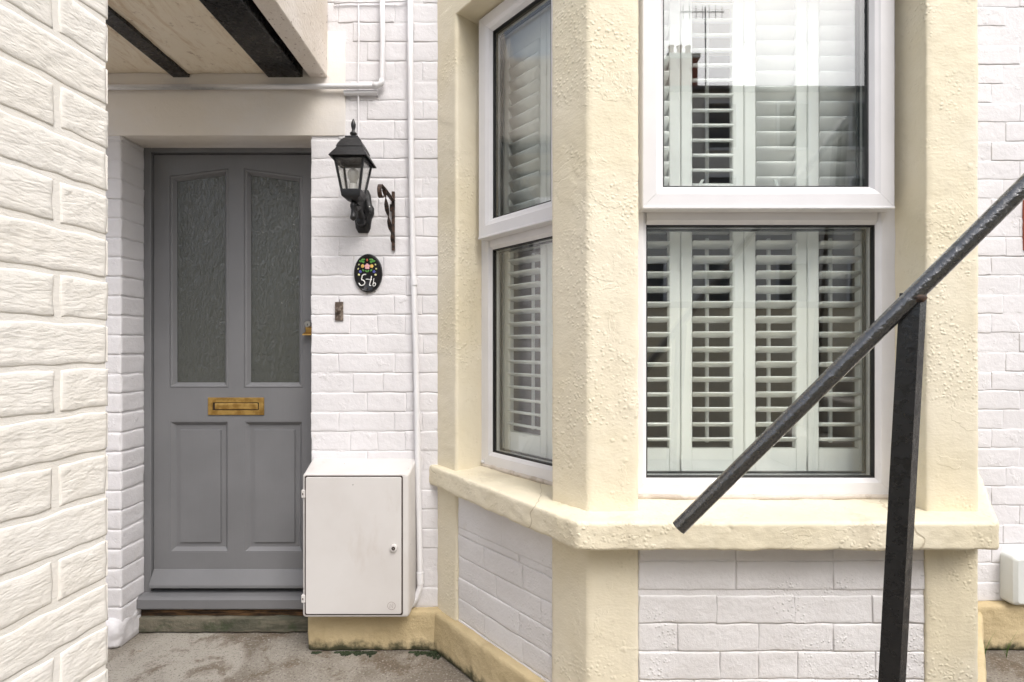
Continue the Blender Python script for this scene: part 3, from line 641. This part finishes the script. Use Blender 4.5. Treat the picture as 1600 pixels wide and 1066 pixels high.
ex, ez = (612 - 800) / 386., zz((545 - 946) / 386.)
bm = bmesh.new(); tube([(ex + .0155 * math.cos(a), yf - .0064, ez + .0155 * math.sin(a)) for a in [2 * math.pi * i / 28 for i in range(29)]], .0009, 5, bm)
tube([(ex - .006, yf - .0064, ez - .009), (ex - .006, yf - .0064, ez + .008), (ex + .005, yf - .0064, ez - .008), (ex + .006, yf - .0064, ez + .009)], .0011, 5, bm)
obj('emblem', bm, 'emblem', md)
obj('screw', lathe([(.0005, .003), (.003, .002), (.0035, 0)], 10, ((552 - 800) / 386., yf - .005, zz((545 - 757) / 386.)), 'Y'), 'chrome', md)

# ------------------------------------------------------------------ wall lantern
lt = thing('wall_lantern', 'black coach lantern with clear panes on the white wall above the number plaque', 'lantern', (-.637, 2.19, zz(.5)))
cx, cy = -.632, 2.04
def sq(hw, z, dx=0): return [(cx - hw, cy - hw, z), (cx + hw, cy - hw, z), (cx + hw, cy + hw, z), (cx - hw, cy + hw, z)]
E = zz(.752)
obj('roof', loft([sq(.060, E + .004), sq(.072, E - .008), sq(.074, E - .006), sq(.062, E + .014), sq(.054, E + .026), sq(.051, E + .034), sq(.052, E + .037), sq(.047, E + .050), sq(.038, E + .066), sq(.030, E + .076), sq(.026, E + .079), sq(.025, E + .087), sq(.012, E + .090)]), 'lampblack', lt, auto=35)
obj('finial', lathe([(.009, 0), (.008, .010), (.0135, .016), (.0135, .021), (.007, .026), (.0055, .034), (.009, .046), (.0095, .056), (.006, .068), (.003, .076), (.0005, .078)], 14, (cx, cy, E + .086)), 'lampblack', lt, smooth=True)
ZT, ZB = E + .001, zz(.622); ht_, hb_ = .057, .035
def cr(sx, sy, f, k=1.0): hw = (hb_ + (ht_ - hb_) * f) * k; return (cx + sx * hw, cy + sy * hw, ZB + (ZT - ZB) * f)
for sx in (-1, 1):
    for sy in (-1, 1):
        b_, t_ = Vector(cr(sx, sy, 0)), Vector(cr(sx, sy, 1)); d = .0042
        obj('glazing_bar', loft([[tuple(p + Vector(q)) for q in ((-d, -d, 0), (d, -d, 0), (d, d, 0), (-d, d, 0))] for p in (b_, t_)]), 'lampblack', lt)
for f_, nm in ((.98, 'top_rim'), ):
    hw = hb_ + (ht_ - hb_) * f_; zc = ZB + (ZT - ZB) * f_
    obj('top_rim', ring_all([(cx - hw - .004, cy - hw - .004), (cx + hw + .004, cy - hw - .004), (cx + hw + .004, cy + hw + .004), (cx - hw - .004, cy + hw + .004)], [(0, 0), (0, .010), (.009, .010), (.009, 0)]), 'lampblack', lt, mtx=Matrix.Translation((0, 0, zc - .010)) @ Matrix(((1, 0, 0, 0), (0, 0, 1, 0), (0, 1, 0, 0), (0, 0, 0, 1))))
for a in range(4):
    m2 = Matrix.Translation((cx, cy, 0)) @ Matrix.Rotation(a * math.pi / 2, 4, 'Z')
    g = lambda f, s, o_: (s * ((hb_ + (ht_ - hb_) * f) - .004), -(hb_ + (ht_ - hb_) * f) + o_, ZB + (ZT - ZB) * f)
    obj('glass_pane', loft([[g(0, -1, o_), g(0, 1, o_), g(.97, 1, o_), g(.97, -1, o_)] for o_ in (-.001, .001)]), 'lampglass', lt, mtx=m2)
obj('base_cup', loft([sq(.039, ZB + .004), sq(.040, ZB + .001), sq(.036, ZB - .022), sq(.030, ZB - .026), sq(.016, ZB - .034)]), 'lampblack', lt, auto=35)
obj('lamp_holder', lathe([(.016, 0), (.016, .026), (.014, .030), (.012, .031)], 18, (cx, cy, ZB + .004)), 'bulb', lt, auto=40)
obj('bulb', lathe([(.011, .0), (.013, .010), (.019, .022), (.0225, .034), (.022, .044), (.017, .055), (.009, .061), (.0005, .063)], 20, (cx, cy, ZB + .034)), 'bulb', lt, smooth=True)
obj('stem', lathe([(.009, 0), (.009, -.012), (.0125, -.018), (.0125, -.026), (.0085, -.036), (.0105, -.058), (.0125, -.066), (.0125, -.074), (.0065, -.080), (.0005, -.083)], 14, (cx, cy, ZB - .030)), 'lampblack', lt, smooth=True)
bp = [(-.022, .090), (.022, .090), (.030, .072), (.036, .030), (.046, .012), (.046, -.012), (.036, -.030), (.030, -.074), (.020, -.092), (-.020, -.092), (-.030, -.074), (-.036, -.030), (-.046, -.012), (-.046, .012), (-.036, .030), (-.030, .072)]
zc = zz(.588)
obj('backplate', loft([[(-.637 + a * k, y, zc + b * k) for a, b in bp[::-1]] for k, y in ((1, 2.2), (1, 2.186), (.93, 2.181), (.70, 2.176), (.62, 2.172))]), 'lampblack', lt, auto=30)
arm = [(-.635, 2.176, zc - .035), (-.634, 2.15, zc - .030), (-.633, 2.115, zc - .005), (-.632, 2.085, zc - .016), (-.632, 2.06, zc - .026), (-.632, 2.04, zc - .026)]
obj('arm', tube(arm, [.020, .016, .012, .012, .012, .011], 12), 'lampblack', lt, smooth=True)
obj('arm', loft([[(-.637 - .014, 2.176, zc + .06), (-.637 + .014, 2.176, zc + .06), (-.637 + .014, 2.176, zc - .01), (-.637 - .014, 2.176, zc - .01)], [(-.632 - .008, 2.07, ZB - .022), (-.632 + .008, 2.07, ZB - .022), (-.632 + .008, 2.07, ZB - .034), (-.632 - .008, 2.07, ZB - .034)]]), 'lampblack', lt)
obj('boss', lathe([(.019, .0), (.019, .022), (.016, .030), (.0005, .033)], 16, (-.637, 2.178, zc - .052), 'Y'), 'lampblack', lt, auto=40)
for dz in (.03, -.02): obj('screw', lathe([(.0005, .006), (.004, .005), (.005, 0)], 10, (-.637 + .030, 2.182, zc + dz * .5), 'Y'), 'chrome', lt, smooth=True)

# ------------------------------------------------------------------ iron basket bracket
bk = thing('basket_bracket', 'rusty iron hanging basket bracket with twisted strut right of the lantern', 'bracket', (-.508, 2.19, zz(.42)))
X = -.508
obj('wall_bar', B(X - .006, X + .006, 2.186, 2.197, zz(.420), zz(.672), bev=.001), 'rust', bk)
obj('fixing_lug', B(X - .012, X - .004, 2.178, 2.19, zz(.585), zz(.615), bev=.001), 'rust', bk)
pts = [(X, 2.19, zz(.632)), (X, 2.10, zz(.634)), (X, 2.02, zz(.636))]
for i in range(1, 10):
    a = R(90 - 30 * i); pts.append((X, 1.985 + .025 * math.cos(R(90 + 27 * i)) * 1.0, zz(.611) + .025 * math.sin(R(90 + 27 * i))))
obj('scroll_arm', ribbon(pts, [(.0085, 0, 0)] * len(pts), (0, .0016, .0016)), 'rust', bk)
n = 26; top, bot = Vector((X, 2.035, zz(.632))), Vector((X, 2.188, zz(.455)))
ds = (bot - top).normalized(); e1 = Vector((1, 0, 0)); e2 = ds.cross(e1)
tp = [top.lerp(bot, i / (n - 1)) + e2 * .010 * math.sin(math.pi * i / (n - 1)) for i in range(n)]
tw = [(e1 * math.cos(math.pi * 3 * i / (n - 1)) + e2 * math.sin(math.pi * 3 * i / (n - 1))) * .0085 for i in range(n)]
bm = bmesh.new(); rings = []
for p, wv in zip(tp, tw):
    t2 = ds.cross(wv).normalized() * .0018; rings.append([tuple(p + a) for a in (wv + t2, -wv + t2, -wv - t2, wv - t2)])
obj('twisted_strut', loft(rings, bm), 'rust', bk)

# ------------------------------------------------------------------ number plaque
pq = thing('number_plaque', 'oval black house number plaque painted with flowers and 54b', 'plaque', (-.617, 2.188, zz(.24)))
qx, qz = (575 - 800) / 365.5, zz((545 - 427) / 365.5); yq = 2.189
def oval(k, y, n=40): return [(qx + .0605 * k * math.cos(2 * math.pi * i / n), y, qz + .083 * (k - (1 - k) * 0) * math.sin(2 * math.pi * i / n)) for i in range(n)]
obj('disc', loft([oval(1, 2.197), oval(1, yq + .001), oval(.975, yq - .003), oval(.93, yq - .004), oval(.90, yq - .002), oval(.1, yq - .002)]), 'plaque', pq, auto=40)
U = lambda x, y: (qx + (x - 445) / 290 * .0605, yq - .0035, qz - (y - 512) / 378 * .083)
def stroke(pts, r, nm='numeral'):
    P = [Vector(U(*p)) for p in pts]; Q = []
    for i in range(len(P) - 1):
        p0, p1, p2, p3 = P[max(i - 1, 0)], P[i], P[i + 1], P[min(i + 2, len(P) - 1)]
        for k in range(5):
            t = k / 5; Q.append(.5 * ((2 * p1) + (p2 - p0) * t + (2 * p0 - 5 * p1 + 4 * p2 - p3) * t * t + (3 * p1 - p0 - 3 * p2 + p3) * t ** 3))
    Q.append(P[-1]); return tube(Q, r, 8)
bm = stroke([(410, 540), (370, 542), (335, 560), (325, 600), (320, 640), (355, 655), (385, 690), (370, 735), (325, 755), (290, 745), (262, 705)], .0024); obj('numeral', bm, 'numb', pq, smooth=True)
bm = stroke([(522, 570), (508, 640), (490, 700), (482, 745), (495, 756), (515, 752)], .0022); 
me = bpy.data.meshes.new('t'); b2 = stroke([(405, 632), (450, 634), (530, 640)], .0018); b2.to_mesh(me); b2.free(); bm.from_mesh(me); obj('numeral', bm, 'numb', pq, smooth=True)
obj('numeral', stroke([(570, 615), (562, 680), (550, 755), (585, 762), (606, 728), (588, 700), (562, 722)], .0017), 'numb', pq, smooth=True)
def blob(x, y, rx, rz, mat, nm, rot=0, n=10):
    c = Vector(U(x, y)); ca, sa = math.cos(R(rot)), math.sin(R(rot)); s = .0605 / 290
    f = lambda k, dy: [tuple(c + Vector((s * k * (rx * math.cos(t) * ca - rz * math.sin(t) * sa), dy, s * k * (rx * math.cos(t) * sa + rz * math.sin(t) * ca)))) for t in [2 * math.pi * i / n for i in range(n)]]
    return obj(nm, loft([f(1, .002), f(1, 0), f(.6, -.0008)]), mat, pq, smooth=True)
for sx in (-1, 1):
    m_ = lambda x: 432 + sx * x
    for x, y, rot in ((70, 250, 20), (95, 290, 0), (140, 285, -30), (105, 255, 50), (75, 300, 60)): blob(m_(x), y, 30, 17, 'grn', 'leaf', -sx * rot)
    for x, y in ((80, 460), (20, 475)): blob(m_(x), y, 26, 15, 'grn', 'leaf', sx * 50)
    for k in range(5): blob(m_(95) + 20 * math.cos(k * 1.2566), 378 + 22 * math.sin(k * 1.2566), 17, 17, 'yel', 'petal')
    blob(m_(95), 378, 10, 10, 'red', 'flower_centre')
    for x, y in ((170, 348), (185, 430)): blob(m_(x), y, 14, 20, 'cre', 'bud', sx * 30)
    for k in range(5): blob(m_(140) + 17 * math.cos(k * 1.2566), 485 + 17 * math.sin(k * 1.2566), 14, 14, 'blu', 'petal')
    blob(m_(170), 545, 24, 22, 'cre', 'bud')
for k in range(5): blob(432 + 32 * math.cos(k * 1.2566 - 1.57), 385 + 34 * math.sin(k * 1.2566 - 1.57), 27, 27, 'pink', 'petal')
blob(432, 385, 15, 15, 'yel', 'flower_centre'); blob(432, 260, 16, 28, 'red', 'bud')
obj('screw', lathe([(.0005, .003), (.003, .002), (.0035, 0)], 10, U(432, 810), 'Y'), 'rust', pq, smooth=True)

# bell push
bl = thing('bell_plate', 'small brown rectangular bell plate on the white bricks beside the door lock', 'doorbell', (-.74, 2.19, zz(.12)))
x0, x1, za, zb = (523.5 - 800) / 365., (536 - 800) / 365., zz((545 - 501) / 365.), zz((545 - 472) / 365.)
obj('plate', B(x0, x1, 2.1895, 2.197, za, zb, bev=.001), 'bell', bl)
obj('push_button', lathe([(.0005, .013), (.008, .012), (.011, .006), (.012, 0)], 16, ((x0 + x1) / 2, 2.190, zb - .036), 'Y'), 'bell', bl, smooth=True)
obj('wire', tube([((x0 + x1) / 2 + .002, 2.193, zb), ((x0 + x1) / 2 + .003, 2.193, zb + .012)], .0012, 5), 'rust', bl)

# ------------------------------------------------------------------ pipes and cables on the wall
def wp(x, y, Y): p = px(x, y, Y); return (p.x, p.y, p.z)
pp = thing('conduit_pipe', 'white painted conduit running over the lintel and turning up the wall', 'pipe', wp(400, 135, 2.18))
yl2 = 2.172
obj('tube', tube([wp(60, 137, yl2), wp(300, 136, yl2), wp(300, 136, yl2), wp(450, 135.5, yl2), wp(583, 135, yl2), wp(590, 134, yl2), wp(595, 131, yl2), wp(597.5, 125, yl2), wp(598, 60, yl2), wp(597, -30, yl2)], .0110, 12), 'pipe', pp, smooth=True)
obj('pipe_clip', B(*[v for v in (wp(150, 0, yl2)[0],)], wp(155, 0, yl2)[0], 2.162, 2.19, wp(0, 141, yl2)[2], wp(0, 130, yl2)[2]), 'pipe', pp)
obj('elbow', tube([wp(583, 135, yl2), wp(590, 134, yl2), wp(595, 131, yl2), wp(597.5, 125, yl2)], .0128, 12), 'pipe', pp, smooth=True)
p2 = thing('waste_pipe', 'white painted pipe running down the wall to the meter box', 'pipe', wp(645, 700, 2.18))
ya = 2.176
line = [wp(641, -40, ya), wp(641.5, 120, ya), wp(643, 300, ya), wp(646, 430, ya), wp(650, 560, ya), wp(652.5, 700, ya), wp(655, 820, ya), wp(656.5, 895, ya), wp(656.5, 915, ya), wp(652, 932, ya), wp(644, 945, 2.178), wp(636, 950, 2.18)]
obj('tube', tube(line, .0120, 12), 'pipe', p2, smooth=True)
for y0, y1, x in ((436, 446, 647), (894, 912, 656.5)): obj('collar', tube([wp(x - .3, y0, ya), wp(x + .3, y1, ya)], .0148, 14), 'pipe', p2, auto=40)
for y in (70, 330, 610, 800): pass
p3 = thing('thin_cable', 'thin white painted cable dropping to the lantern finial', 'cable', wp(560, 100, 2.19))
obj('cord', tube([wp(560, -30, 2.19), wp(560.5, 60, 2.19), wp(559.5, 120, 2.188), wp(560, 160, 2.19), wp(560, 215, 2.19), wp(563, 290, 2.192)], .0032, 7), 'pipe', p3, smooth=True)
p4 = thing('thin_cable', 'thin white painted cable strung across the wall top between landing and pipe', 'cable', wp(560, 5, 2.19))
obj('cord', tube([wp(522, 6, 2.19), wp(545, 3, 2.188), wp(562, 4, 2.188), wp(590, 3, 2.188), wp(625, 2, 2.186), wp(640, 0, 2.19)], .0038, 7), 'pipe', p4, smooth=True)
p5 = thing('pipe_stub', 'short capped white pipe stub under the conduit elbow', 'pipe', wp(565, 145, 2.19))
obj('tube', tube([wp(538, 145.5, 2.188), wp(590, 145, 2.188)], .0115, 10), 'pipe', p5, auto=40)

# ------------------------------------------------------------------ handrail
hr = thing('handrail', 'sloping black painted tube handrail on a black angle iron post', 'handrail', (.80, 1.02, 0))
ra, rb = px(1060, 825, 1.13), px(1610, 281, .965)
end = ra + (rb - ra) * 2.2; npt = 40
bm = bmesh.new(); tube([ra.lerp(end, i / npt) for i in range(npt + 1)], .0163, 20, bm)
obj('rail', bm, 'rail', hr, auto=40)
def on_rail(xp):
    lo_, hi_ = 0., 1.
    for _ in range(50):
        mid = (lo_ + hi_) / 2; p = ra.lerp(rb, mid)
        if 800 + 800 * p.x / p.y < xp: lo_ = mid
        else: hi_ = mid
    return ra.lerp(rb, lo_)
tpn = on_rail(1432); tpn = Vector((tpn.x, tpn.y + .004, tpn.z - .012))
lean = -.055
def angle_post(tp_, foot):
    L = []; d = tp_.z - foot; 
    for z, k in ((foot, 1), (tp_.z - .03, 0), (tp_.z + .012, 0)):
        f = (tp_.z - z); ox, oy = tp_.x + lean * f, tp_.y
        # corner of the angle points at the yard; two flanges run back
        sec = [(0, -.014), (.027, .004), (.0245, .008), (.001, -.009), (-.0215, .012), (-.0245, .009)]
        L.append([(ox + a, oy + b, z) for a, b in sec])
    return loft(L)
o = obj('post', angle_post(tpn, .0), 'black', hr)
obj('weld', lathe([(.0005, .010), (.014, .006), (.018, 0), (.012, -.008), (.0005, -.01)], 10, tpn + Vector((-.002, -.006, 0))), 'rust', hr, smooth=True)
q2 = ra.lerp(end, .97); obj('post', angle_post(Vector((q2.x, q2.y + .004, q2.z - .012)), .0), 'black', hr)

# steps the rail belongs to, beside the camera
st = thing('area_steps', 'worn stone steps climbing beside the black handrail', 'steps', (1.2, .5, 0))
for i in range(7):
    x0 = .98 + .20 * i; obj('step', B(x0, 2.6, .30, .88 - .012 * i, i * .2 + (.0005 if i else 0), (i + 1) * .2, bev=.008), 'stone', st)

# ------------------------------------------------------------------ vent cover and weeds by the right-hand plinth
vt = thing('vent_cover', 'grey white rounded plastic cover low on the wall beyond the bay', 'vent cover', (2.16, 2.19, zz(-1.09)))
vx0, vx1, vz0, vz1 = (1575 - 800) / 370., 2.36, zz((545 - 946) / 372.), zz((545 - 868) / 372.)
vb = obj('cover', loft([rr(vx0, vx1, vz0, vz1, .02, 2.199), rr(vx0, vx1, vz0, vz1, .02, 2.158), rr(vx0 + .004, vx1 - .004, vz0 + .004, vz1 - .004, .018, 2.145), rr(vx0 + .018, vx1 - .018, vz0 + .014, vz1 - .014, .012, 2.136)]), 'vent', vt, auto=30)
obj('fixing_screw', lathe([(.0005, .003), (.003, .002), (.004, 0)], 10, (vx1 - .05, 2.137, (vz0 + vz1) / 2), 'Y'), 'chrome', vt)
for x, lb in ((1534, 'small green weed at the plinth foot close to the bay'), (1568, 'small green weed at the plinth foot under the vent cover')):
    p = px(x, 1026, 2.135); p.z = 0.0
    wd = thing('weed', lb, 'weed', p, 'weeds at the plinth foot')
    for k in range(7):
        a = random.uniform(0, 6.28); L = random.uniform(.03, .085); ln = random.uniform(.01, .035) + (.025 if k == 0 else 0)
        if k == 0: a = .3; L = .11; ln = .06
        pts = [Vector((p.x + math.cos(a) * ln * t * t, p.y - .01 + math.sin(a) * ln * t * t * .5 - .004, .0 + L * t)) for t in (0, .3, .6, .85, 1)]
        obj('leaf', tube(pts, [.0016, .0018, .0015, .0009, .0003], 5, flat=.35), 'weed', wd, smooth=True)
# moss along the plinth foot
bm = bmesh.new()
for k in range(1500):
    x = random.uniform(-.84, -.28); f = noise.noise(Vector((x * 11, 2.2, 0))) + .5 * noise.noise(Vector((x * 37, 1.2, 0)))
    if f < .0: continue
    y = 2.157 - random.random() ** 3 * .05 * min(1, f * 2); r = random.uniform(.002, .0055)
    m3 = Matrix.Translation((x, y, r * .2 + random.random() ** 2 * .012 * f)) @ Matrix.Rotation(random.random() * 3, 4, 'Z') @ Matrix.Diagonal((1.3, 1, random.uniform(.4, .9), 1)); bmesh.ops.create_icosphere(bm, subdivisions=1, radius=r, matrix=m3)
tag(obj('moss', bm, 'moss', None, smooth=True), 'dark green moss along the foot of the plinth under the meter box', 'moss', kind='stuff')
# grit scattered on the paving
bm = bmesh.new()
for k in range(260):
    x, y = random.uniform(-1.7, .1), random.uniform(1.6, 2.28); r = random.uniform(.0012, .004)
    bmesh.ops.create_icosphere(bm, subdivisions=1, radius=r, matrix=Matrix.Translation((x, y, r * .4)) @ Matrix.Diagonal((1.2, .9, .7, 1)))
tag(obj('grit', bm, 'stone', None), 'loose grit and paint chips on the concrete paving', 'grit', kind='stuff')

# ------------------------------------------------------------------ what stands behind the camera (seen in the panes)
tag(obj('street', B(-60, 60, -80, -2.6, -.5, 1.55), 'asphalt'), 'street level beyond the basement yard', kind='structure')
rw = thing('retaining_wall', 'cream painted retaining wall of the basement yard', 'wall', (0, -2.5, 0))
obj('wall', B(-6, 8, -2.6, -2.42, 0, 1.75, bev=.01), 'cream', rw); obj('coping', B(-6, 8, -2.65, -2.38, 1.75, 1.82, bev=.01), 'stone', rw)
def terrace(x0, x1, hgt, chx, label, mat):
    t = thing('terraced_house', label, 'house', ((x0 + x1) / 2, -13, 1.55), 'houses across the street')
    obj('wall', B(x0, x1, -19, -13, 1.56, hgt), mat, t)
    bm = loft([[(x, y, z) for y, z in ((-12.8, hgt), (-16, hgt + 1.5), (-19.2, hgt), (-19.2, hgt - .1), (-12.8, hgt - .1))] for x in (x0, x1)]); rf = obj('roof', bm, 'slate', t)
    obj('chimney', B(chx - .5, chx + .5, -15.6, -14.8, hgt, hgt + 2.0), 'redbrick', rf); obj('chimney_cap', B(chx - .58, chx + .58, -15.68, -14.72, hgt + 2.0, hgt + 2.15), mat, rf)
    for i in (-.3, 0, .3): obj('chimney_pot', lathe([(.10, 0), (.12, .06), (.10, .1), (.09, .45), (.12, .5), (.10, .5), (.08, .2)], 12, (chx + i, -15.2, hgt + 2.15)), 'terracotta', rf)
    n = int((x1 - x0) / 2.2)
    for i in range(n):
        for zb in (2.5, 5.2, 7.6):
            c = x0 + (i + .5) * (x1 - x0) / n
            if zb + 1.7 < hgt:
                wn = obj('window', ring_all(rect(c - .55, c + .55, zb, zb + 1.6), [(0, -12.95), (0, -12.90), (.09, -12.90), (.09, -12.95)]), 'upvc', t); obj('pane', B(c - .46, c + .46, -12.99, -12.96, zb + .09, zb + 1.51), 'darkpane', wn)
    return t
terrace(-9, 3.2, 8.6, -4, 'cream rendered house across the street with its chimney toward the far end', 'cream')
terrace(3.25, 17, 9.6, 6.1, 'pale rendered house across the street with a red chimney by the party wall', 'render2')
av = thing('tv_aerial', 'thin metal aerial on the red chimney across the street', 'aerial', (6.9, -15.2, 10.0))
obj('mast', tube([(6.85, -14.72, 10.6), (6.85, -14.72, 13.4)], .025, 8), 'chrome', av); obj('boom', tube([(6.0, -14.72, 13.2), (7.5, -14.72, 13.2)], .018, 6), 'chrome', av)
for i in range(7): obj('element', tube([(6.1 + i * .22, -14.72, 12.95), (6.1 + i * .22, -14.72, 13.45)], .010, 5), 'chrome', av)
